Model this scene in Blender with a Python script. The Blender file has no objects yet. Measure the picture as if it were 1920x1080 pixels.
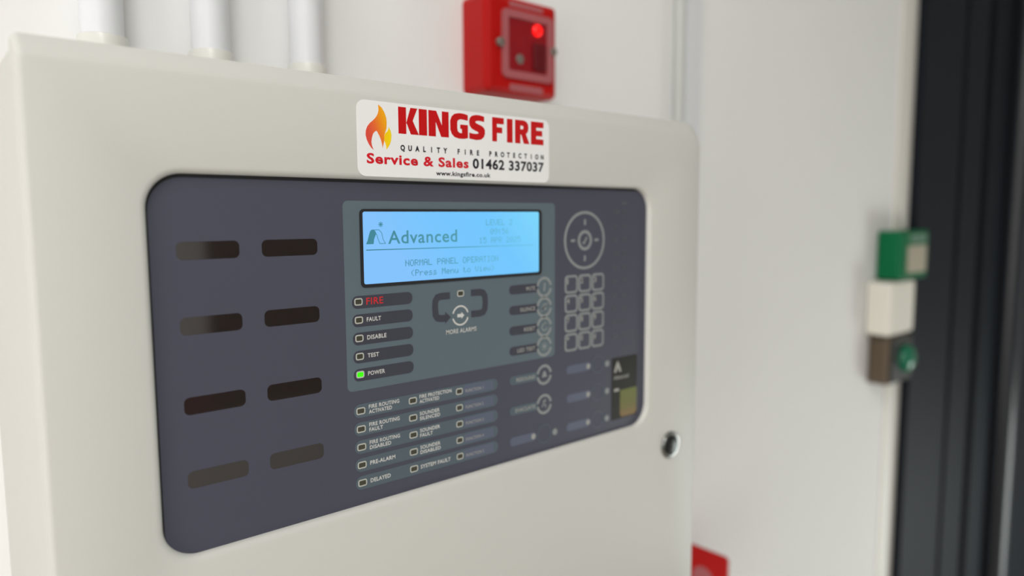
import bpy, math, random
from mathutils import Matrix, Vector

# ------------------------------------------------------------------ units: millimetres on the panel face -> metres
ZUP = 1450.0                       # height of the local origin above the floor
def V(x, y, z): return Vector((x/1000.0, y/1000.0, (z+ZUP)/1000.0))
sc = bpy.context.scene
COL = sc.collection

# ------------------------------------------------------------------ camera
cam_d = bpy.data.cameras.new('camera'); cam = bpy.data.objects.new('camera', cam_d); COL.objects.link(cam)
RT = (0.7610078692454104, -0.6487247244499703, -0.004822326603466373)
DN = (-0.0678105625219899, -0.07215039057647457, -0.9950859504334856)
FW = (0.6451889262510724, 0.7575952435350768, -0.09889740348470243)
m = Matrix(((RT[0], -DN[0], -FW[0]), (RT[1], -DN[1], -FW[1]), (RT[2], -DN[2], -FW[2]))).to_4x4()
m.translation = V(-187.3875, -338.5711, -3.6946)
cam.matrix_world = m
cam_d.sensor_width = 36.0; cam_d.lens = 1340.866/1920*36
cam_d.clip_start = 0.02; cam_d.clip_end = 30
cam_d.dof.use_dof = True
cam_d.dof.focus_distance = 0.376
cam_d.dof.aperture_fstop = cam_d.lens/7.1
sc.camera = cam

# ------------------------------------------------------------------ world, lights, exposure
w = bpy.data.worlds.new('world'); sc.world = w; w.use_nodes = True
w.node_tree.nodes['Background'].inputs[0].default_value = (0.9, 0.93, 1, 1)
w.node_tree.nodes['Background'].inputs[1].default_value = 0.3
def area(name, loc, target, sx, sy, power, color):
    l = bpy.data.lights.new(name, 'AREA'); l.shape = 'RECTANGLE'; l.size = sx; l.size_y = sy
    l.energy = power; l.color = color
    o = bpy.data.objects.new(name, l); COL.objects.link(o); o.location = loc
    o.rotation_euler = (Vector(target)-Vector(loc)).to_track_quat('-Z', 'Y').to_euler()
    return o
area('ceiling_tube_light', (-0.55, -1.15, 2.56), (-0.55, -1.1499, 0.0), 0.2, 1.4, 19.5, (1.0, 0.985, 0.965))

area('left_fill_light', (-1.185, -0.52, 1.1), (0.0, -0.5201, 1.1), 0.56, 1.2, 7.5, (1.0, 0.945, 0.905))  # fill light added at the left to brighten panel side and wall
area('high_left_fill_light', (-1.185, -1.75, 1.8), (0.0, -1.7501, 1.8), 0.9, 1.0, 6, (1.0, 0.98, 0.95))  # second added fill, higher and further forward on the left
area('low_right_fill_light', (2.1, -0.75, 0.45), (1.0, 0.18, 0.6), 0.6, 0.7, 10, (0.94, 1.0, 0.97))  # added fill from low right, lifts the lower right wall
vs = sc.view_settings
sc.display_settings.display_device = 'sRGB'
vs.view_transform = 'Standard'; vs.look = 'None'; vs.gamma = 1.0; vs.use_curve_mapping = False
vs.exposure = 0.0

# ------------------------------------------------------------------ materials
def lin(c):
    c /= 255.0
    return c/12.92 if c <= 0.04045 else ((c+0.055)/1.055)**2.4
def S(r, g, b): return (lin(r), lin(g), lin(b), 1)
def mat(name, col, rough=0.5, metal=0.0, spec=0.5, bump=0.0, bscale=400, emit=None, estr=1.0, coat=0.0, vary=0.0, vscale=6.0, alpha=None, trans=0.0, ior=None):
    M = bpy.data.materials.new(name); M.use_nodes = True
    nt = M.node_tree; b = nt.nodes['Principled BSDF']
    b.inputs['Base Color'].default_value = col
    b.inputs['Roughness'].default_value = rough
    b.inputs['Metallic'].default_value = metal
    b.inputs['Specular IOR Level'].default_value = spec
    b.inputs['Coat Weight'].default_value = coat
    b.inputs['Transmission Weight'].default_value = trans
    if ior: b.inputs['IOR'].default_value = ior
    if alpha is not None: b.inputs['Alpha'].default_value = alpha
    tc = nt.nodes.new('ShaderNodeTexCoord')
    n = nt.nodes.new('ShaderNodeTexNoise'); nt.links.new(tc.outputs['Object'], n.inputs['Vector'])
    if vary > 0:
        n.inputs['Scale'].default_value = vscale; n.inputs['Detail'].default_value = 3
        mx = nt.nodes.new('ShaderNodeMix'); mx.data_type = 'RGBA'
        mx.inputs['A'].default_value = tuple(c*(1-vary) for c in col[:3])+(1,)
        mx.inputs['B'].default_value = tuple(min(1, c*(1+vary)) for c in col[:3])+(1,)
        nt.links.new(n.outputs['Fac'], mx.inputs['Factor']); nt.links.new(mx.outputs['Result'], b.inputs['Base Color'])
    if bump > 0:
        n2 = nt.nodes.new('ShaderNodeTexNoise'); n2.inputs['Scale'].default_value = bscale; n2.inputs['Detail'].default_value = 4
        nt.links.new(tc.outputs['Object'], n2.inputs['Vector'])
        bp = nt.nodes.new('ShaderNodeBump'); bp.inputs['Strength'].default_value = bump; bp.inputs['Distance'].default_value = 0.0004
        nt.links.new(n2.outputs['Fac'], bp.inputs['Height']); nt.links.new(bp.outputs['Normal'], b.inputs['Normal'])
    if emit:
        b.inputs['Emission Color'].default_value = emit; b.inputs['Emission Strength'].default_value = estr
    return M

PAINT = mat('panel_powder_coat', S(205, 205, 200), 0.45, spec=0.35, bump=0.08, bscale=900, vary=0.01, vscale=3)
WALLM = mat('cream_wall_paint', S(240, 240, 239), 0.75, spec=0.2, bump=0.05, bscale=120, vary=0.015, vscale=2)
GLOSSW = mat('white_gloss_trim', S(236, 233, 226), 0.35, vary=0.01)
CEILM = mat('ceiling_white', S(235, 235, 230), 0.8, vary=0.01)
FLOORM = mat('beige_vinyl_floor', S(168, 158, 146), 0.45, vary=0.06, vscale=5)
DARKCUPB = mat('dark_cupboard', S(52, 40, 38), 0.4, vary=0.05)
PVC = mat('white_pvc', S(226, 228, 232), 0.28, spec=0.5, vary=0.01)
PVC2 = mat('translucent_pvc_collar', S(220, 220, 214), 0.3, vary=0.02)
BLACKG = mat('black_gasket', S(24, 23, 27), 0.6, vary=0.05)
FASC = mat('charcoal_membrane', S(75, 76, 90), 0.45, spec=0.3, vary=0.03, vscale=12, bump=0.05, bscale=2500)
SURR = mat('slate_membrane', S(94, 108, 116), 0.42, spec=0.35, vary=0.02, vscale=12, bump=0.05, bscale=2500)
STRIP = mat('slate_strip', S(85, 98, 107), 0.42, spec=0.35, vary=0.02, vscale=12)
LABEL = mat('label_window_grey_blue', S(94, 101, 120), 0.35, spec=0.35, vary=0.02)
DARKP = mat('dark_pill_print', S(64, 65, 76), 0.42, spec=0.35, vary=0.03)
TINT = mat('smoked_window', S(42, 36, 34), 0.05, spec=0.5, ior=2.0, vary=0.05)
RIM = mat('silver_outline', S(186, 188, 180), 0.4, vary=0.02)
RIM2 = mat('grey_outline', S(138, 144, 144), 0.4, vary=0.02)
LENS = mat('unlit_lens', S(72, 70, 60), 0.15, vary=0.1, vscale=600)
LENSG = mat('lit_green_lens', S(40, 200, 10), 0.2, emit=S(60, 235, 10), estr=0.9, vary=0.1, vscale=700)
WHT = mat('white_print', S(208, 208, 204), 0.45, vary=0.01)
WHT2 = mat('grey_print', S(160, 160, 155), 0.45, vary=0.01)
DIM = mat('dim_print', S(84, 90, 92), 0.45, vary=0.02)
REDP = mat('red_print', S(205, 40, 44), 0.45, vary=0.02)
STKW = mat('sticker_white', S(240, 240, 240), 0.22, spec=0.5, vary=0.005)
STKR = mat('sticker_deep_red', S(196, 14, 18), 0.3, vary=0.01)
STKR2 = mat('sticker_bright_red', S(212, 28, 42), 0.3, vary=0.01)
STKK = mat('sticker_black', S(34, 34, 42), 0.3, vary=0.02)
REDB = mat('red_plastic', S(180, 12, 10), 0.35, spec=0.25, vary=0.03)
REDD = mat('dark_red_cover', S(140, 8, 22), 0.2, spec=0.5, vary=0.08, vscale=40)
REDF = mat('frosted_red_frame', S(170, 92, 96), 0.35, vary=0.03)
REDL = mat('lit_red_lamp', S(220, 10, 10), 0.3, emit=S(255, 10, 8), estr=1.3, vary=0.02)
GREYM = mat('grey_screw', S(130, 120, 112), 0.35, metal=0.4, vary=0.05)
CHROME = mat('chrome_lock', S(150, 152, 150), 0.2, metal=1.0, vary=0.03)
DKMET = mat('dark_keyway', S(60, 62, 62), 0.3, metal=0.8, vary=0.05)
GREEN = mat('green_plastic', S(0, 108, 66), 0.45, spec=0.2, vary=0.03)
GREEN2 = mat('green_dome_button', S(12, 110, 80), 0.2, vary=0.05)
GREENL = mat('pale_grey_green_label', S(92, 130, 110), 0.4, vary=0.03)
CREAML = mat('cream_call_point_face', S(178, 170, 152), 0.4, vary=0.03)
WBOX = mat('white_box_plastic', S(236, 233, 222), 0.4, vary=0.01)
BRONZE = mat('bronze_brown_housing', S(96, 82, 66), 0.4, metal=0.2, vary=0.05)
BLACKP = mat('black_plastic', S(26, 28, 28), 0.35, vary=0.05)
ANTH = mat('anthracite_frame', S(24, 29, 36), 0.6, spec=0.12, vary=0.06, vscale=2)
ANTHD = mat('anthracite_groove', S(8, 10, 14), 0.7, vary=0.06)
ANTHB = mat('anthracite_gloss_bar', S(40, 43, 49), 0.3, spec=0.5, vary=0.04)
OLIVE = mat('dark_window', S(32, 32, 28), 0.25, vary=0.1, vscale=60)

def grad_mat(name, stops, axis, a, b, emit=False, rough=0.35, tilt=0.0):
    """colour gradient printed on the thing itself, along object-space axis from a to b (metres)"""
    M = bpy.data.materials.new(name); M.use_nodes = True; nt = M.node_tree; p = nt.nodes['Principled BSDF']
    tc = nt.nodes.new('ShaderNodeTexCoord'); sp = nt.nodes.new('ShaderNodeSeparateXYZ'); nt.links.new(tc.outputs['Object'], sp.inputs[0])
    src = sp.outputs[axis]
    if tilt:
        ma = nt.nodes.new('ShaderNodeMath'); ma.operation = 'MULTIPLY_ADD'; ma.inputs[1].default_value = tilt
        nt.links.new(sp.outputs['Z' if axis == 'X' else 'X'], ma.inputs[0]); nt.links.new(src, ma.inputs[2]); src = ma.outputs[0]
    mr = nt.nodes.new('ShaderNodeMapRange'); mr.inputs['From Min'].default_value = a; mr.inputs['From Max'].default_value = b
    nt.links.new(src, mr.inputs['Value'])
    cr = nt.nodes.new('ShaderNodeValToRGB'); nt.links.new(mr.outputs[0], cr.inputs[0])
    el = cr.color_ramp.elements
    el[0].position = stops[0][0]; el[0].color = stops[0][1]; el[1].position = stops[-1][0]; el[1].color = stops[-1][1]
    for pos, c in stops[1:-1]:
        e = el.new(pos); e.color = c
    p.inputs['Roughness'].default_value = rough
    if emit:
        p.inputs['Base Color'].default_value = (0.01, 0.01, 0.01, 1)
        nt.links.new(cr.outputs[0], p.inputs['Emission Color']); p.inputs['Emission Strength'].default_value = 0.97
    else:
        nt.links.new(cr.outputs[0], p.inputs['Base Color'])
    return M
SCREEN = grad_mat('backlit_screen', [(0, S(132, 196, 255)), (0.3, S(118, 198, 255)), (0.65, S(112, 200, 255)), (1, S(124, 216, 252))], 'X', 0.0, 0.127, True, 0.3, tilt=0.8)
INK = grad_mat('lcd_pixels', [(0, S(46, 116, 132)), (0.5, S(66, 146, 164)), (0.75, S(92, 176, 200)), (1, S(102, 190, 222))], 'X', 0.0, 0.125, True, 0.4)
INK2 = grad_mat('lcd_pixels_logo', [(0, S(58, 132, 150)), (1, S(74, 152, 168))], 'X', 0.0, 0.065, True, 0.4)

# ------------------------------------------------------------------ building helpers
def tag(o, label=None, cat=None, group=None, kind=None):
    if label: o['label'] = label
    if cat: o['category'] = cat
    if group: o['group'] = group
    if kind: o['kind'] = kind
    return o
def empty(name, base):
    o = bpy.data.objects.new(name, None); COL.objects.link(o); o.location = V(*base); o.empty_display_size = 0.02
    return o
def root_of(p):
    while p is not None and p.parent is not None: p = p.parent
    return p
def wl(p):                                   # world location of a parent (no rotations used)
    v = Vector((0, 0, 0))
    while p is not None: v += p.location; p = p.parent
    return v
class MB:
    def __init__(s): s.v = []; s.f = []
    def add(s, verts, faces):
        n = len(s.v); s.v += [tuple(p) for p in verts]; s.f += [tuple(i+n for i in f) for f in faces]
    def loops(s, ls, cap0=False, cap1=False, closed=True):
        n = len(ls[0]); vs = [p for l in ls for p in l]; fs = []
        for k in range(len(ls)-1):
            for i in range(n if closed else n-1):
                j = (i+1) % n; fs.append((k*n+i, k*n+j, (k+1)*n+j, (k+1)*n+i))
        if cap0: fs.append(tuple(reversed(range(n))))
        if cap1: fs.append(tuple((len(ls)-1)*n+i for i in range(n)))
        s.add(vs, fs)
    def prism(s, pts, y0, y1):               # outline in x,z (front y0, back y1)
        s.loops([[(x, y0, z) for x, z in pts], [(x, y1, z) for x, z in pts]], True, True)
    def frame(s, outer, inner, y0, y1):      # ring prism
        s.loops([[(x, y1, z) for x, z in outer], [(x, y0, z) for x, z in outer], [(x, y0, z) for x, z in inner], [(x, y1, z) for x, z in inner]])
    def box(s, x0, x1, y0, y1, z0, z1, bev=0.0):
        if bev <= 0:
            s.prism([(x0, z0), (x1, z0), (x1, z1), (x0, z1)], y0, y1); return
        b = bev; r = lambda d: rr(x0+d, z0+d, x1-d, z1-d, max(b-d, 0.01), 2)
        s.loops([[(x, y0, z) for x, z in r(b)], [(x, y0+b*0.3, z) for x, z in r(b*0.3)], [(x, y0+b, z) for x, z in r(0)], [(x, y1, z) for x, z in r(0)]], True, True)
    def ribbon(s, path, w, y0, y1, closed=False):
        P = [Vector(p) for p in path]; L = []; Rr = []; n = len(P)
        for i in range(n):
            if closed: a, b = P[i-1], P[(i+1) % n]
            else: a, b = P[max(i-1, 0)], P[min(i+1, n-1)]
            d1 = (P[i]-a).normalized() if (P[i]-a).length > 1e-9 else (b-P[i]).normalized()
            d2 = (b-P[i]).normalized() if (b-P[i]).length > 1e-9 else d1
            t = (d1+d2).normalized(); nrm = Vector((-t.y, t.x)); k = 1/max(0.5, math.sqrt(max(0.25, (1+d1.dot(d2))/2)))
            L.append(P[i]+nrm*w*0.5*k); Rr.append(P[i]-nrm*w*0.5*k)
        if closed: s.frame([(p.x, p.y) for p in L], [(p.x, p.y) for p in Rr], y0, y1)
        else:
            for i in range(n-1):
                q = [L[i], L[i+1], Rr[i+1], Rr[i]]
                s.prism([(p.x, p.y) for p in q], y0, y1)
    def lathe(s, cx, cz, prof, n=32, axis='Y', cy=0):   # prof: (radius, pos along axis)
        ls = []
        for r, a in prof:
            if axis == 'Y': ls.append([(cx+r*math.cos(t*2*math.pi/n), a, cz+r*math.sin(t*2*math.pi/n)) for t in range(n)])
            else: ls.append([(cx+r*math.cos(t*2*math.pi/n), cy+r*math.sin(t*2*math.pi/n), a) for t in range(n)])
        s.loops(ls, True, True)
    def build(s, name, material, parent=None, origin=None, smooth=False):
        """millimetre geometry -> one mesh object; local origin is the parent's, or origin (mm)"""
        base = wl(parent)
        loc = V(*origin) if origin is not None else (base if parent is not None else None)
        if loc is None:
            xs = [p[0] for p in s.v]; ys = [p[1] for p in s.v]; zs = [p[2] for p in s.v]
            loc = V((min(xs)+max(xs))/2, (min(ys)+max(ys))/2, min(zs))
        me = bpy.data.meshes.new(name)
        me.from_pydata([V(*p)-loc for p in s.v], [], s.f); me.update()
        import bmesh
        bm = bmesh.new(); bm.from_mesh(me); bmesh.ops.recalc_face_normals(bm, faces=bm.faces[:]); bm.to_mesh(me); bm.free()
        if smooth:
            for p in me.polygons: p.use_smooth = True
            me.set_sharp_from_angle(angle=math.radians(35))
        me.materials.append(material)
        o = bpy.data.objects.new(name, me); COL.objects.link(o)
        o.parent = parent; o.location = loc-base
        return o
def rr(x0, z0, x1, z1, r, k=6):
    """rounded rectangle outline, k segments per corner; r number or (tl,tr,br,bl)"""
    if not isinstance(r, tuple): r = (r,)*4
    if z0 > z1: z0, z1 = z1, z0
    o = []
    for (cx, cz, sx, sz, a0, q) in ((x0, z1, 1, -1, 180, r[0]), (x1, z1, -1, -1, 90, r[1]), (x1, z0, -1, 1, 0, r[2]), (x0, z0, 1, 1, -90, r[3])):
        for i in range(k+1):
            a = math.radians(a0-90*i/k); o.append((cx+sx*q+q*math.cos(a), cz+sz*q+q*math.sin(a)))
    return o
def arc(cx, cz, r, a0, a1, n=16):
    return [(cx+r*math.cos(math.radians(a0+(a1-a0)*i/n)), cz+r*math.sin(math.radians(a0+(a1-a0)*i/n))) for i in range(n+1)]

# --- lettering from the built-in font, fitted to a box in mm
_tc = {}
def _text_mesh(s, bold, track=1.0):
    if (s, bold, track) in _tc: return _tc[(s, bold, track)]
    cu = bpy.data.curves.new('lettering', 'FONT'); cu.body = s; cu.size = 1; cu.offset = bold; cu.resolution_u = 3; cu.extrude = 0.0; cu.space_character = track
    ob = bpy.data.objects.new('lettering', cu); COL.objects.link(ob)
    me = ob.to_mesh(); vs = [tuple(v.co) for v in me.vertices]; fs = [tuple(p.vertices) for p in me.polygons]
    ob.to_mesh_clear(); bpy.data.objects.remove(ob); bpy.data.curves.remove(cu)
    _tc[(s, bold, track)] = (vs, fs); return vs, fs
def cap_h(bold):
    vs, _ = _text_mesh('H', bold); zs = [v[1] for v in vs]; return min(zs), max(zs)
def text(s, x0, x1, zb, h, y, material, parent, bold=0.012, name='lettering', track=1.08):
    vs, fs = _text_mesh(s, bold, track)
    xs = [v[0] for v in vs]; c0, c1 = cap_h(bold)
    sx = (x1-x0)/(max(xs)-min(xs)); sz = h/(c1-c0)
    b = MB(); b.v = [(x0+(v[0]-min(xs))*sx, y, zb+(v[1]-c0)*sz) for v in vs]; b.f = list(fs)
    o = b.build(name, material, parent)
    # faces must look towards -Y
    for p in o.data.polygons:
        if p.normal.y > 0: p.flip()
    return o

F57 = {
'A': '01110 10001 10001 11111 10001 10001 10001', 'E': '11111 10000 10000 11110 10000 10000 11111', 'I': '01110 00100 00100 00100 00100 00100 01110',
'L': '10000 10000 10000 10000 10000 10000 11111', 'M': '10001 11011 10101 10101 10001 10001 10001', 'N': '10001 10001 11001 10101 10011 10001 10001',
'O': '01110 10001 10001 10001 10001 10001 01110', 'P': '11110 10001 10001 11110 10000 10000 10000', 'R': '11110 10001 10001 11110 10100 10010 10001',
'T': '11111 00100 00100 00100 00100 00100 00100', 'V': '10001 10001 10001 10001 10001 01010 00100', '0': '01110 10001 10011 10101 11001 10001 01110',
'1': '00100 01100 00100 00100 00100 00100 01110', '2': '01110 10001 00001 00110 01000 10000 11111', '5': '11111 10000 11110 00001 00001 10001 01110',
'6': '00110 01000 10000 11110 10001 10001 01110', '9': '01110 10001 10001 01111 00001 00010 01100', ':': '00000 01100 01100 00000 01100 01100 00000',
'(': '00010 00100 01000 01000 01000 00100 00010', ')': '01000 00100 00010 00010 00010 00100 01000', 'r': '00000 00000 10110 11001 10000 10000 10000',
'e': '00000 00000 01110 10001 11111 10000 01110', 's': '00000 00000 01110 10000 01110 00001 11110', 'n': '00000 00000 10110 11001 10001 10001 10001',
'u': '00000 00000 10001 10001 10001 10011 01101', 't': '01000 01000 11100 01000 01000 01001 00110', 'o': '00000 00000 01110 10001 10001 10001 01110',
'i': '00100 00000 01100 00100 00100 00100 01110', 'w': '00000 00000 10001 10001 10101 10101 01010', ' ': ' '.join(['00000']*7)}
def lcd_text(s, x0, zb, p, y, material, parent):
    b = MB(); q = p*0.46
    for ci, ch in enumerate(s):
        for ri, row in enumerate(F57[ch].split()):
            for k, c in enumerate(row):
                if c == '1':
                    cx = x0+(ci*6+k+.5)*p; cz = zb+(6-ri+.5)*p
                    b.add([(cx-q, y, cz-q), (cx+q, y, cz-q), (cx+q, y, cz+q), (cx-q, y, cz+q)], [(0, 1, 2, 3)])
    return b.build('lettering', material, parent)

# ------------------------------------------------------------------ the room
WY = 182.0
def structure(name, x0, x1, y0, y1, z0, z1, material):
    b = MB(); b.box(x0, x1, y0, y1, z0, z1); return tag(b.build(name, material), kind='structure')
structure('wall_back', -1300, 3000, WY, WY+100, -1450, 1150, WALLM)
structure('wall_left', -1300, -1200, -3100, WY, -1450, 1150, WALLM)
structure('wall_right', 3000, 3100, -3100, WY+100, -1450, 1150, WALLM)
structure('wall_front', -1300, 3000, -3200, -3100, -1450, 1150, WALLM)
structure('floor', -2400, 3100, -3200, WY+100, -1550, -1450, FLOORM)
structure('ceiling', -2400, 3100, -3200, WY+100, 1150, 1250, CEILM)
for nm, ya, yb, za, zb in (('fill_light_frame_1', -800, -240, -890, 310), ('fill_light_frame_2', -2200, -1300, -150, 850)):  # made-up frames added around the two left fill lights
    w1 = MB(); w1.frame(rr(ya-50, za-50, yb+50, zb+50, 6, 2), rr(ya, za, yb, zb, 4, 2), -1200, -1175)
    w1.v = [(y, x, z) for x, y, z in w1.v]     # stands in the left wall
    tag(w1.build(nm, GLOSSW), kind='structure')
structure('unseen_cupboard', 880, 2500, -3100, -3050, -920, 600, DARKCUPB)  # unseen dark cupboard, added to shape reflections in the label slots
structure('unseen_maroon_block', 640, 880, -3100, -3060, -1050, -700, mat('maroon_board', S(96, 40, 42), 0.5, vary=0.05))  # unseen maroon block, also added for the slot reflections
structure('trim_1', 1122, 1190, WY-3, WY, -1450, 1150, GLOSSW)

# dark door set: frame profiles stepped across, all full height
d1 = empty('door_1', (1800, 160, -1450)); tag(d1, kind='structure')
def vbar(name, x0, x1, y0, y1, mt, bev=3):
    b = MB(); b.box(x0, x1, y0, y1, -1450, 1150, 0)
    return b.build(name, mt, d1)
vbar('frame', 1184, 1372, 164, WY, ANTH)
vbar('groove', 1372, 1398, 178, WY, ANTHD)
vbar('frame', 1398, 1512, 166, WY, ANTH)
vbar('groove', 1512, 1545, 178, WY, ANTHD)
vbar('door_stile', 1545, 1660, 164, WY, ANTH)
b = MB(); b.lathe(1690, 0, [(24, -1440), (26, -1430), (26, 1140), (24, 1146)], 28, 'Z', cy=150); b.build('pull_bar', ANTHB, d1, smooth=True)
vbar('door_leaf', 1660, 2600, 172, WY, ANTH)

# ------------------------------------------------------------------ conduits rising from the panel
for i, (cx, lab) in enumerate(((-85.6, 'white plastic conduit rising from panel top, leftmost and nearest of the three'),
                               (-21.4, 'white plastic conduit rising from panel top, middle one of the three'),
                               (46.5, 'white plastic conduit rising from panel top, rightmost of three, nearest the red box'))):
    r0 = empty('conduit', (cx, 165, 65)); tag(r0, lab, 'conduit', 'white conduits above the alarm panel')
    b = MB(); b.lathe(cx, 0, [(12, 100), (12, 1149)], 40, 'Z', cy=165); b.build('pipe', PVC, r0, smooth=True)
    b = MB(); b.lathe(cx, 0, [(15.5, 65.2), (15.5, 72), (14.2, 73), (14.2, 104), (13.6, 106.4), (12.2, 107)], 40, 'Z', cy=165); b.build('collar', PVC2, r0, smooth=True)

b = MB(); b.box(513, 541, WY-10, WY, -40, 1149, 2)
tag(b.build('cable_trunking', PVC), 'slim white trunking running up the wall behind the panel right corner', 'trunking')

b = MB(); b.lathe(503.5, 0, [(6.5, -40), (6.5, 1149)], 20, 'Z', cy=WY-6.6)  # grey strip standing in for the shaded band beside the trunking
tag(b.build('shade_strip', mat('grey_shade_strip', S(204, 206, 204), 0.5, vary=0.03), smooth=True), 'pale grey strip added in place of shade on the wall, left of the slim white trunking', 'shade_strip')

# ------------------------------------------------------------------ fire alarm panel
panel = empty('fire_alarm_panel', (73, 90, -335))
tag(panel, 'large light grey wall mounted fire alarm control panel with lit blue screen', 'alarm panel')
b = MB()
b.loops([[(x, y, z) for x, z in rr(-149.8, -331, 299.5, 65, (2, 14, 14, 2), 8)] for y in (11.6, WY-0.1)], True, True)
b.build('enclosure', PAINT, panel)
# door sheet with rolled cut-out lip and slanted edges
K = 12
hole = lambda d: rr(-105.9-d, -160.5-d, 236+d*0.8, 16.4+d, 16+d, K)
outl = [(0.0, rr(-147.1, -326, 295.4, 59.2, (1.5, 12, 12, 1.5), K)), (0.25, rr(-148.2, -327, 296.3, 60.4, (2, 12.5, 12.5, 2), K)),
        (1.0, rr(-149.1, -328.5, 297.4, 62.0, (2.4, 13, 13, 2.4), K)), (5.6, rr(-149.8, -334.5, 300.6, 68.8, (3, 16, 16, 3), K)),
        (7.0, rr(-150, -335, 301, 69.4, (3, 16, 16, 3), K)), (11.4, rr(-150, -335, 301, 69.4, (3, 16, 16, 3), K)), (11.4, rr(-146, -331, 297, 65.4, (2, 14, 14, 2), K))]
ls = [[(x, 3.9, z) for x, z in hole(0)], [(x, 2.4, z) for x, z in hole(0.1)], [(x, 1.2, z) for x, z in hole(0.7)], [(x, 0.4, z) for x, z in hole(1.8)], [(x, 0.0, z) for x, z in hole(3.2)]]
ls += [[(x, y, z) for x, z in pts] for y, pts in outl]
b = MB(); b.loops(ls)
door = b.build('door', PAINT, panel, smooth=True)
# key lock
b = MB(); kx, kz = 263.5, -183.2
b.lathe(kx, kz, [(10.6, 0.0), (10.6, -1.2), (9.8, -2.0), (8.2, -2.2)], 36); lock = b.build('key_lock', CHROME, panel, smooth=True)
b = MB(); b.lathe(kx, kz, [(7.8, -2.2), (7.8, -2.9), (7.0, -3.3)], 32); b.build('lock_barrel', DKMET, lock, smooth=True)
b = MB(); b.prism(rr(kx-0.9, kz-3.6, kx+0.9, kz+3.6, 0.5, 2), -3.5, -3.3); b.build('keyway', BLACKP, lock)
# fascia
b = MB(); b.prism(rr(-118, -172, 248, 28, 12, 4), 4.15, 8); b.build('backing_plate', BLACKG, panel)
b = MB(); b.prism(rr(-104.9, -166, 242, 14.7, (15, 16, 16, 15), 10), 4.0, 4.15); b.build('fascia', FASC, panel)
Y1, Y2, Y3, Y4 = 3.9, 3.82, 3.76, 3.7
# eight smoked slots, each a slightly proud clear window
for ri, zc in enumerate((-18.3, -52.8, -90.0, -125.0)):
    for ci, (xa, xb) in enumerate(((-93.8, -65.6), (-54.8, -26.1))):
        b = MB(); b.prism(rr(xa, zc-4.1, xb, zc+4.1, 2.6, 6), 3.92, 4.0); b.build('label_slot', TINT, panel)
b = MB(); b.prism(rr(-11.4, -96.8, 141.7, 5.2, 3.0, 6), Y1, 4.0); b.build('display_surround', SURR, panel)
b = MB(); b.frame(rr(-1.9, -41.2, 129.6, 0.9, 2.6, 6), rr(-0.1, -39.4, 127.3, -0.5, 1.2, 6), 3.5, Y1); b.build('display_bezel', BLACKG, panel)
b = MB(); b.prism(rr(-0.1, -39.4, 127.3, -0.5, 1.2, 6), 3.84, Y1)
scr = b.build('display_screen', SCREEN, panel, origin=(0, 3.9, 0)); scr['label'] = 'lit pale blue backlit screen'
YL = 3.8
def scr_part(bm_, mt, name='lettering'): return bm_.build(name, mt, scr)
lcd_text('NORMAL PANEL OPERATION', 26.0, -30.9, 0.512, YL, INK, scr)
lcd_text('(Press Menu to View)', 29.4, -36.6, 0.508, YL, INK, scr)
lcd_text('LEVEL 2', 83.7, -8.7, 0.515, YL, INK, scr)
lcd_text('09:56', 87.1, -14.2, 0.508, YL, INK, scr)
lcd_text('15 APR 2025', 78.4, -19.5, 0.508, YL, INK, scr)
text('Advanced', 15.3, 61.9, -18.1, 7.2, YL, INK2, scr, 0.012)
b = MB(); b.prism([(1.7, -21.3), (123.2, -21.9), (123.2, -21.5), (1.7, -20.8)], YL, 3.84); b.build('divider_line', INK, scr)
b = MB()
b.prism([(1.8, -17.9), (6.3, -17.9), (6.7, -15.2), (7.9, -12.6), (7.7, -11.2), (6.6, -10.2), (5.4, -10.1), (4.4, -10.9), (3.6, -13.0), (2.7, -16.0)], YL, 3.84)
b.ribbon([(5.6, -10.3), (9.8, -10.3), (11.4, -12.0), (12.2, -15.5), (13.6, -17.7), (10.2, -17.8), (9.2, -15.6), (8.4, -13.0), (7.4, -11.4)], 0.35, YL, 3.84)
for a in range(4):
    t = math.radians(45*a); dx, dz = 1.5*math.cos(t), 1.5*math.sin(t)
    b.ribbon([(10.9-dx, -7.4-dz), (10.9+dx, -7.4+dz)], 0.4, YL, 3.84)
b.build('arch_emblem', INK2, scr)

def indicator(xc, zc, parent, lens=LENS, w_=4.9, h_=3.9, rim=RIM):
    b = MB(); b.frame(rr(xc-w_/2, zc-h_/2, xc+w_/2, zc+h_/2, 1.2, 4), rr(xc-w_/2+.65, zc-h_/2+.65, xc+w_/2-.65, zc+h_/2-.65, 0.6, 4), Y4, Y2)
    o = b.build('indicator_outline', rim, parent)
    b = MB(); b.prism(rr(xc-w_/2+.65, zc-h_/2+.65, xc+w_/2-.65, zc+h_/2-.65, 0.6, 4), Y4+0.02, Y2)
    l = b.build('indicator_lens', lens, parent)
    if lens is LENSG: l['label'] = 'lit green power lens'
# five status strips
for i, (s, x1, h, mt) in enumerate((('FIRE', 11.4, 3.7, REDP), ('FAULT', 9.8, 2.3, WHT), ('DISABLE', 12.9, 2.4, WHT), ('TEST', 8.0, 2.3, WHT), ('POWER', 11.5, 2.3, WHT))):
    zc = -48.5-9.88*i
    b = MB(); b.prism(rr(-7.5, zc-3.6-0.1, 30.2, zc+3.5-0.4, 3.1, 6), Y2, Y1)
    p = b.build('status_strip', DARKP, panel)
    indicator(-3.7, zc, p, LENSG if i == 4 else LENS)
    text(s, 1.0, x1, zc-1.9 if i == 0 else zc-1.2, h, Y3, mt, p, 0.02 if i else 0.01)
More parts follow.
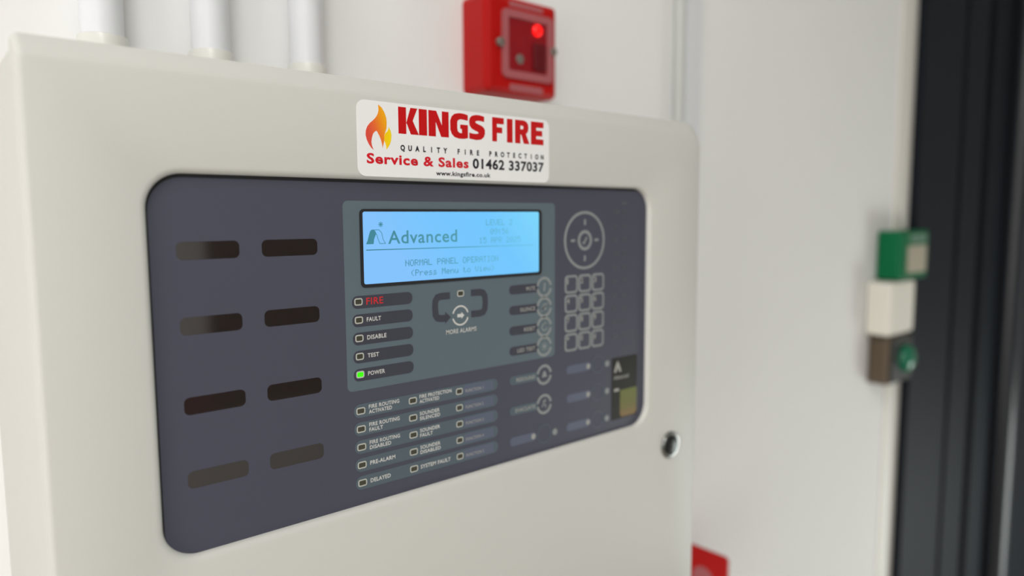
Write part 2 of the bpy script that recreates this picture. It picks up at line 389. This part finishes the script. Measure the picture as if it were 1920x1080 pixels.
# more alarms
b = MB(); b.ribbon([(56.2, -49.6), (49.5, -49.6), (47.2, -50.2), (45.9, -52.0), (45.6, -54.5), (45.6, -57.5), (45.9, -60.3), (47.2, -62.1), (49.5, -62.7), (53.2, -62.7)], 4.1, Y2, Y1)
b.prism([(52.6, -58.9), (56.6, -62.4), (52.6, -66.0)], Y2-.01, Y1); b.build('loop_arrow', DARKP, panel)
b = MB(); b.ribbon([(71.7, -49.2), (78.5, -49.2), (81.0, -49.9), (82.3, -51.8), (82.6, -54.3), (82.6, -57.0), (82.3, -59.6), (81.0, -61.5), (78.5, -62.1), (71.7, -62.1)], 4.1, Y2, Y1)
b.build('loop_arrow', DARKP, panel)
indicator(63.9, -48.9, panel, w_=5.0, h_=3.8)
def round_button(cx, cz, ro, wd, mt, icon=None, gap=14, name='round_button'):
    b = MB(); b.lathe(cx, cz, [(ro-wd-0.3, 3.9), (ro-wd-0.3, 3.72), (ro-wd-0.9, 3.66)], 32)
    disc = b.build(name, FASC if cz < -100 else SURR, panel)
    b = MB()
    b.ribbon(arc(cx, cz, ro-wd/2, gap, 180-gap, 20), wd, Y3, Y1); b.ribbon(arc(cx, cz, ro-wd/2, 180+gap, 360-gap, 20), wd, Y3, Y1)
    b.build('button_ring', mt, disc)
    b = MB()
    if icon == 'arrow': b.prism([(cx-2.4, cz+1.0), (cx+0.6, cz+1.0), (cx+0.6, cz+2.0), (cx+2.7, cz), (cx+0.6, cz-2.0), (cx+0.6, cz-1.0), (cx-2.4, cz-1.0)], 3.6, 3.66)
    elif icon == 'mute':
        b.ribbon([(cx-0.2, cz-2.6), (cx+0.4, cz+2.8)], 1.3, 3.6, 3.66)
    elif icon == 'silence':
        b.ribbon([(cx-2.4, cz-2.8), (cx+2.4, cz+2.8)], 0.8, 3.6, 3.66)
        b.prism([(cx-1.8, cz-1.8), (cx+1.8, cz-1.8), (cx+1.2, cz+0.6), (cx+0.6, cz+2.2), (cx-0.6, cz+2.2), (cx-1.2, cz+0.6)], 3.6, 3.66)
    elif icon == 'reset':
        b.ribbon(arc(cx, cz-0.2, 2.2, 60, 350, 14), 0.8, 3.6, 3.66); b.prism([(cx+0.2, cz+0.8), (cx+0.2, cz+3.4), (cx+2.4, cz+2.2)], 3.6, 3.66)
    elif icon == 'sun':
        b.lathe(cx, cz, [(1.4, 3.66), (1.4, 3.6)], 16)
        for a in range(8):
            t = math.radians(a*45); b.ribbon([(cx+1.9*math.cos(t), cz+1.9*math.sin(t)), (cx+3.1*math.cos(t), cz+3.1*math.sin(t))], 0.6, 3.6, 3.66)
    elif icon == 'bell':
        b.prism([(cx-2.4, cz-1.6), (cx+2.4, cz-1.6), (cx+1.6, cz+0.2), (cx+1.2, cz+1.8), (cx, cz+2.6), (cx-1.2, cz+1.8), (cx-1.6, cz+0.2)], 3.6, 3.66)
    elif icon == 'evac':
        b.ribbon([(cx-2.4, cz-1.6), (cx-0.6, cz+0.2), (cx-1.0, cz+2.0), (cx+1.2, cz+1.6)], 0.8, 3.6, 3.66)
        b.ribbon([(cx-0.6, cz+0.2), (cx+1.2, cz-0.8), (cx+1.0, cz-2.6)], 0.8, 3.6, 3.66); b.lathe(cx+0.6, cz+2.8, [(0.7, 3.66), (0.7, 3.6)], 12)
    if b.v: b.build('button_icon', mt, disc)
    return disc
rb = round_button(63.7, -62.1, 6.1, 0.95, WHT, 'arrow', 16)
text('MORE ALARMS', 53.1, 75.6, -72.5, 2.6, Y3, WHT, rb, 0.012)
# right column of captioned buttons
for s, zc, icon, x0, mt, pm in (('MUTE', -49.7, 'mute', 116.2, WHT2, DARKP), ('SILENCE', -62.9, 'silence', 111.0, WHT2, DARKP), ('RESET', -76.0, 'reset', 114.2, WHT2, DARKP),
                            ('LED TEST', -89.1, 'sun', 108.4, WHT2, DARKP), ('RESOUND', -108.2, 'bell', 107.6, WHT2, STRIP), ('EVACUATE', -128.2, 'evac', 106.6, WHT2, STRIP)):
    b = MB(); b.prism(rr(101.9, zc-2.9, 126.0, zc+2.9, (2.8, .4, .4, 2.8), 6), Y2, Y1)
    p = b.build('caption_pill', pm, panel)
    text(s, x0, 123.9, zc-1.3, 2.5, Y3, mt, p, 0.018)
    round_button(132.0, zc, 6.9, 1.9, RIM2, icon, 10)
# blank labelled buttons
for (xa, xb, zc) in ((102, 124.8, -148.4), (153.0, 177.0, -108.5), (153.0, 177.0, -128.6), (153.0, 177.0, -148.8)):
    b = MB(); b.prism(rr(xa, zc-2.9, xb, zc+2.9, 2.8, 6), Y2, 4.0); p = b.build('blank_label', LABEL, panel)
    b = MB(); b.lathe(xb-2.6, zc, [(1.9, Y2), (1.9, Y3)], 20); b.build('label_dot', WHT2, p)
    b = MB(); b.frame(arc(xb+7.1, zc, 6.4, 0, 350, 35), arc(xb+7.1, zc, 5.8, 0, 350, 35), Y3, 4.0); b.build('button_outline', STRIP, panel)
    b = MB(); b.lathe(xb+7.1+8.9+1.1, zc-0.8, [(2.2, 4.0), (2.2, 3.7)], 20); b.build('button_mark', RIM2, panel)
# function rows
L2 = (('FIRE ROUTING', 'ACTIVATED'), ('FIRE ROUTING', 'FAULT'), ('FIRE ROUTING', 'DISABLED'), ('PRE-ALARM',), ('DELAYED',))
LW = ((20.2, 15.4), (20.2, 9.4), (20.2, 14.4), (16.9,), (13.6,))
M2 = (('FIRE PROTECTION', 'ACTIVATED'), ('SOUNDER', 'SILENCED'), ('SOUNDER', 'FAULT'), ('SOUNDER', 'DISABLED'), ('SYSTEM FAULT',))
MW = ((56.4, 47.4), (47.6, 47.9), (47.7, 42.5), (47.8, 48.0), (55.0,))
for i in range(5):
    zc = -108.0-10.05*i
    b = MB(); b.prism(rr(-8.0, zc-3.9, 92.0, zc+3.7, 3.7, 8), Y2, 4.0); p = b.build('function_strip', STRIP, panel)
    for xc in (-4.0, 29.2, 62.1): indicator(xc, zc-0.1, p, w_=5.4 if xc < 40 else 5.0, h_=3.9)
    for tx, wd, x0 in ((L2[i], LW[i], 0.9), (M2[i], MW[i], 33.7)):
        if len(tx) == 2:
            text(tx[0], x0, wd[0], zc+0.35, 2.15, Y3, WHT, p, 0.022); text(tx[1], x0, wd[1], zc-2.5, 2.15, Y3, WHT, p, 0.022)
        else: text(tx[0], x0, wd[0], zc-1.2, 2.3, Y3, WHT, p, 0.022)
    b = MB(); b.prism(rr(65.6, zc-2.9, 88.3, zc+3.0, 0.3, 2), Y3, Y2); b.build('label_window', LABEL, p)
    text('FUNCTION %d' % (i+1), 66.7, 80.4, zc-1.5, 1.9, Y4, WHT2, p, 0.014)
# navigation dial
b = MB(); b.lathe(170.2, -19.9, [(18.2, 4.0), (18.2, 3.85), (17.6, 3.8)], 40); dial = b.build('navigation_dial', FASC, panel)
b = MB(); b.frame(arc(170.2, -19.9, 20.0, 0, 354, 59), arc(170.2, -19.9, 18.1, 0, 354, 59), 3.74, 4.0); b.build('dial_ring', RIM2, dial)
for dx, dz, wx, wz in ((0, 12.4, .9, 2.0), (0, -12.4, .9, 2.0), (11.6, 0, 2.0, .9), (-11.6, 0, 2.0, .9)):
    b = MB(); b.prism(rr(170.2+dx-wx, -19.9+dz-wz, 170.2+dx+wx, -19.9+dz+wz, 0.5, 3), 3.7, 3.8); b.build('direction_mark', RIM2, dial)
b = MB(); b.frame(arc(170.2, -19.9, 7.0, 0, 350, 35), arc(170.2, -19.9, 4.8, 0, 350, 35), 3.7, 3.8); b.build('centre_ring', RIM2, dial)
b = MB(); b.ribbon([(168.0, -21.2), (169.4, -22.0), (172.0, -17.8)], 1.3, 3.7, 3.8); b.build('tick_mark', RIM2, dial)
# keypad
for ri in range(4):
    for ci in range(3):
        x0 = 151.0+13.25*ci; z1 = -43.3-13.3*ri
        b = MB(); b.prism(rr(x0+1, z1-11.4, x0+11.4, z1-1, 2.0, 5), 3.76, 4.0); k = b.build('keypad_key', FASC, panel)
        b = MB(); b.frame(rr(x0, z1-12.4, x0+12.4, z1, 2.8, 5), rr(x0+1.5, z1-10.9, x0+10.9, z1-1.5, 1.6, 5), 3.72, 4.0); b.build('key_outline', RIM2, k)
        s = '123456789*0#'[ri*3+ci]
        text(s, x0+2.0, x0+4.4 if s != '1' else x0+3.2, z1-6.1, 3.9, 3.7, WHT2, k, 0.02)
# two columns of tiny zone marks
for ri in range(10):
    zc = -0.5-9.95*ri
    for xc, s in ((201.3, '%d' % (ri+1)), (211.6, '%d' % (ri+11))):
        b = MB(); b.frame(rr(xc-1.8, zc-1.3, xc+1.8, zc+1.3, .7, 3), rr(xc-1.2, zc-.7, xc+1.2, zc+.7, .3, 3), Y3, 4.0); z_ = b.build('zone_lamp', DIM, panel)
        text(s, xc+2.4, xc+4.2, zc-0.9, 1.8, Y3, DIM, z_, 0.01)
b = MB(); b.prism(rr(207.5, 5.0, 213.5, 6.6, .5, 3), Y3, 4.0); b.build('zone_heading', DIM, panel)
# small dark window with emblem and a yellow green glow strip
b = MB(); b.prism(rr(199.2, -152.6, 227.4, -106.4, 0.8, 3), Y2, 4.0); win = b.build('inspection_window', OLIVE, panel)
b = MB(); b.prism([(201.5, -117.2), (203.0, -113.0), (205.5, -108.6), (208.0, -113.0), (209.6, -117.2), (207.2, -117.2), (205.5, -113.4), (204.0, -117.2)], Y3, Y2); b.build('arch_emblem', WHT2, win)
text('Advanced', 201.4, 217.6, -122.6, 3.0, Y3, WHT2, win, 0.015)
b = MB(); b.prism(rr(201.8, -131.6, 207.2, -129.4, .5, 2), Y3, Y2); b.build('small_mark', WHT2, win)
YG = grad_mat('yellow_green_label', [(0, S(124, 98, 46)), (0.3, S(104, 100, 36)), (1, S(98, 108, 36))], 'Z', -0.15+0.335, -0.13+0.335)
b = MB(); b.prism(rr(208.4, -151.6, 227.2, -131.2, (1, 1, 3, 3), 4), Y3, Y2); b.build('yellow_label', YG, win)
win.children[-1]['label'] = 'yellow green printed slip'

# ------------------------------------------------------------------ sticker on the door
stk = empty('sticker', (64, -0.1, 18)); tag(stk, 'white rounded sticker with red KINGS FIRE lettering and flame above the screen', 'sticker')
b = MB(); b.prism(rr(-4.1, 18.0, 132.6, 57.4, 4.6, 8), -0.22, -0.02); b.build('backing', STKW, stk)
YS0, YS1 = -0.30, -0.22
def glyph(ch, x0, x1, z0, z1, bm_):
    W = x1-x0; H = z1-z0; st = min(0.36*W, 5.0) if ch not in 'I' else W
    cnt = [0]
    def P(pts):
        cnt[0] += 1; bm_.prism([(x0+a*W, z0+c*H) for a, c in pts], YS0-0.002*cnt[0], YS1)
    if ch == 'I': P([(0, 0), (1, 0), (1, 1), (0, 1)])
    elif ch == 'K':
        P([(0, 0), (.39, 0), (.39, 1), (0, 1)]); P([(.39, .40), (.62, 1), (.97, 1), (.72, .52), (1.03, 0), (.62, 0), (.42, .40)])
    elif ch == 'N': P([(0, 0), (.35, 0), (.35, .55), (.36, .55), (.62, 0), (1, 0), (1, 1), (.66, 1), (.66, .46), (.65, .46), (.38, 1), (0, 1)])
    elif ch == 'F': P([(0, 0), (.40, 0), (.40, .36), (.86, .36), (.86, .60), (.40, .60), (.40, .74), (1, .74), (1, 1), (0, 1)])
    elif ch == 'E': P([(0, 0), (1, 0), (1, .25), (.42, .25), (.42, .38), (.9, .38), (.9, .62), (.42, .62), (.42, .75), (1, .75), (1, 1), (0, 1)])
    elif ch == 'R':
        P([(0, 0), (.38, 0), (.38, 1), (0, 1)]); P([(.38, .45), (.42, .45), (.62, 0), (1.04, 0), (.78, .43), (.5, .60)])
        o_ = [(.36, 1), (.62, 1), (.80, .96), (.93, .86), (.97, .70), (.93, .54), (.80, .43), (.60, .38), (.36, .38)]
        i_ = [(.36, .77), (.50, .77), (.55, .76), (.59, .74), (.60, .70), (.59, .65), (.55, .62), (.50, .61), (.36, .61)]
        for q in range(8): P([o_[q], o_[q+1], i_[q+1], i_[q]])
    elif ch == 'G':
        o_ = [(1.0, .96), (.78, 1.0), (.50, 1.01), (.24, .96), (.08, .85), (.0, .68), (.0, .32), (.08, .15), (.24, .04), (.50, -.01), (.80, 0.0), (1.0, .04)]
        i_ = [(1.0, .74), (.78, .76), (.58, .77), (.47, .74), (.41, .69), (.39, .60), (.39, .40), (.41, .30), (.46, .25), (.54, .22), (.66, .22), (.66, .22)]
        for q in range(11): P([o_[q], o_[q+1], i_[q+1], i_[q]])
        P([(.66, .04), (1.0, .04), (1.0, .56), (.56, .56), (.56, .40), (.66, .38)])
    elif ch == 'S':
        o_ = [(.96, .97), (.70, 1.01), (.44, 1.01), (.20, .96), (.06, .86), (.02, .70), (.06, .55), (.18, .44), (.36, .38), (.52, .34), (.60, .30), (.58, .26), (.46, .24), (.26, .24), (.03, .27)]
        i_ = [(.96, .76), (.72, .78), (.56, .78), (.44, .76), (.40, .72), (.44, .68), (.58, .64), (.76, .60), (.92, .53), (1.0, .42), (1.0, .26), (.92, .12), (.74, .02), (.46, -.01), (.03, .03)]
        for q in range(14): P([o_[q], o_[q+1], i_[q+1], i_[q]])
for word in ((('K', 20.8, 33.4), ('I', 33.9, 39.2), ('N', 40.3, 54.0), ('G', 55.1, 67.6), ('S', 68.3, 80.2)), (('F', 85.8, 94.8), ('I', 97.3, 101.8), ('R', 103.8, 115.2), ('E', 116.9, 127.6))):
    b = MB()
    for ch, xa, xb in word: glyph(ch, xa, xb, 41.5, 55.7, b)
    b.build('lettering', STKR, stk)
def spaced(s, x0, x1, zb, h, mt, bold=0.01):
    """letter-spaced line: one mesh"""
    b = MB(); n = len(s); pitch = (x1-x0)/(n-0.35); c0, c1 = cap_h(bold); sz = h/(c1-c0)
    for i, ch in enumerate(s):
        if ch == ' ': continue
        vs_, fs_ = _text_mesh(ch, bold); xs = [v[0] for v in vs_]; wv = (max(xs)-min(xs))*sz*0.86
        xc = x0+(i+0.325)*pitch
        b.add([(xc-wv/2+(v[0]-min(xs))*sz*0.86, YS0, zb+(v[1]-c0)*sz) for v in vs_], fs_)
    o = b.build('lettering', mt, stk)
    for p in o.data.polygons:
        if p.normal.y > 0: p.flip()
spaced('QUALITY FIRE PROTECTION', 21.7, 128.0, 32.4, 3.1, STKK, 0.045)
text('Service & Sales', 1.1, 67.9, 24.7, 5.4, YS0, STKR2, stk, 0.032, track=1.1)
text('01462 337037', 70.9, 127.9, 24.7, 5.9, YS0, STKK, stk, 0.032, track=1.08)
text('www.kingsfire.co.uk', 44.8, 84.2, 19.9, 2.5, YS0, STKK, stk, 0.03, track=1.1)
FL = grad_mat('flame_gradient', [(0, S(222, 78, 62)), (0.35, S(236, 108, 48)), (0.65, S(242, 150, 24)), (1, S(246, 184, 10))], 'X', -0.0535, -0.0385, tilt=0.35)
FY = grad_mat('flame_yellow', [(0, S(250, 196, 10)), (1, S(250, 222, 0))], 'X', -0.054, -0.047)
b = MB(); fl = [(8.6, 55.6), (10.6, 54.3), (12.2, 52.0), (13.3, 49.2), (13.6, 46.3), (13.3, 43.6), (12.6, 41.8), (12.0, 39.8), (11.9, 38.0), (11.6, 36.0), (10.7, 33.3), (10.5, 35.2), (9.8, 37.6), (8.9, 39.6), (7.4, 42.0),
      (6.2, 41.4), (5.2, 40.2), (4.4, 38.0), (4.1, 35.8), (4.4, 34.0), (5.3, 31.9), (3.9, 33.0), (2.5, 34.8), (1.4, 37.0), (0.8, 39.4), (1.0, 41.6), (1.9, 43.8), (3.4, 45.6), (5.4, 47.2), (7.1, 48.9), (8.3, 50.8), (8.8, 52.8)]
b.prism(fl, YS0, YS1); b.build('flame_emblem', FL, stk)
b = MB(); b.prism([(14.7, 44.5), (15.8, 42.6), (16.3, 40.4), (16.1, 37.6), (15.2, 35.2), (13.1, 32.4), (13.0, 34.2), (12.4, 36.2), (11.9, 37.0), (12.0, 39.4), (12.6, 41.0), (13.8, 42.0), (14.5, 43.2)], YS0-.01, YS1); b.build('flame_emblem', FY, stk)

# ------------------------------------------------------------------ red box on the wall above
rb_ = empty('red_call_point', (242, WY, 103)); tag(rb_, 'square red wall box with glowing red lamp and clear hinged cover above the panel', 'call point')
b = MB(); b.box(200.5, 284, 149, WY, 103.5, 187, 5); b.build('housing', REDB, rb_)
b = MB(); b.frame(rr(217, 117, 276.5, 175, 5, 5), rr(223.5, 123.5, 269.5, 168.5, 2, 5), 146.5, 149.2); b.build('cover_frame', REDF, rb_)
b = MB(); b.prism(rr(223.5, 123.5, 269.5, 168.5, 2, 5), 147.8, 149.0); b.build('recess_panel', REDD, rb_)
b = MB(); b.lathe(257.5, 161.5, [(5.2, 148), (5.2, 146.2), (4, 144.8), (2, 144.2)], 24); b.build('indicator_lamp', REDL, rb_, smooth=True)
for x_, z_ in ((214.5, 145.8), (276.5, 145.8)):
    b = MB(); b.lathe(x_, z_, [(3.8, 149), (3.8, 145.4), (3.0, 144.8)], 20); b.build('cover_screw', GREYM, rb_)
b = MB(); b.lathe(237.0, 134.3, [(4.2, 148), (4.2, 147), (3.6, 146.6)], 20); b.build('key_hole', GREYM, rb_)
b = MB(); b.box(252, 266, 144.6, 147.9, 127, 150, 1.5); b.build('element_cover', mat('deep_red_element', S(96, 2, 14), 0.2, vary=0.05), rb_)
b = MB(); b.prism(rr(226, 178, 266, 182.5, 1, 2), 148.9, 149.0); b.build('faint_print', REDF, rb_)
b = MB(); b.prism(rr(226, 106.5, 266, 112.5, 2, 3), 148.9, 149.0); b.build('faint_print', REDF, rb_)

# ------------------------------------------------------------------ red projecting sign low on the right
sg = empty('projecting_sign', (492, WY, -480)); tag(sg, 'small red sign with pale disc projecting from the wall at lower right of the panel', 'sign')
b = MB()
pl = [(WY, -386), (92, -384.5), (88, -388), (88, -480), (WY, -480)]
n = len(pl); b.add([(490.5, y, z) for y, z in pl]+[(493.5, y, z) for y, z in pl], [tuple(range(n)), tuple(reversed(range(n, 2*n)))]+[(i, (i+1) % n, n+(i+1) % n, n+i) for i in range(n)])
b.build('sign_plate', REDB, sg)
b = MB(); pts = [(120+14*math.cos(math.radians(a*20)), -420+14*math.sin(math.radians(a*20))) for a in range(18)]; n = 18
b.add([(490.2, y, z) for y, z in pts]+[(490.5, y, z) for y, z in pts], [tuple(range(n))]+[(i, (i+1) % n, n+(i+1) % n, n+i) for i in range(n)])
b.build('pale_disc', REDF, sg)

# ------------------------------------------------------------------ door release boxes beside the door
g = empty('door_release_call_point', (1120, WY, -113)); tag(g, 'green emergency door release box with pale face, top of the three by the dark door', 'call point')
b = MB(); b.box(1062, 1180, 142, WY-3.2, -112, -30, 5); b.build('housing', GREEN, g)
b = MB(); b.prism(rr(1090, -101, 1168, -55, 4, 4), 140.5, 142); b.build('push_face', CREAML, g)
b = MB(); b.prism(rr(1098, -50, 1168, -36, 3, 4), 141, 142); b.build('instruction_label', GREENL, g)
g = empty('junction_box', (1080, WY, -200)); tag(g, 'plain white square box between the green release and dark exit button', 'box')
b = MB(); b.box(1030, 1128, 141, WY-3.2, -202, -114, 4); b.build('housing', WBOX, g)
b = MB(); b.prism(rr(1036, -196, 1122, -120, 3, 4), 140, 141); b.build('cover_plate', WBOX, g)
g = empty('exit_button', (1090, WY, -290)); tag(g, 'dark brown exit box with round green dome button, lowest of three by door', 'button')
b = MB(); b.box(1046, 1132, 146, WY-3.2, -288, -205, 6); b.build('housing', BRONZE, g)
b = MB(); b.prism(rr(1050, -284, 1130, -209, 5, 4), 142, 146); b.build('face_plate', BLACKP, g)
b = MB(); b.lathe(1100, -246, [(24, 142), (24, 138), (21, 132), (14, 128), (5, 126.5)], 32); b.build('dome_button', GREEN2, g, smooth=True)
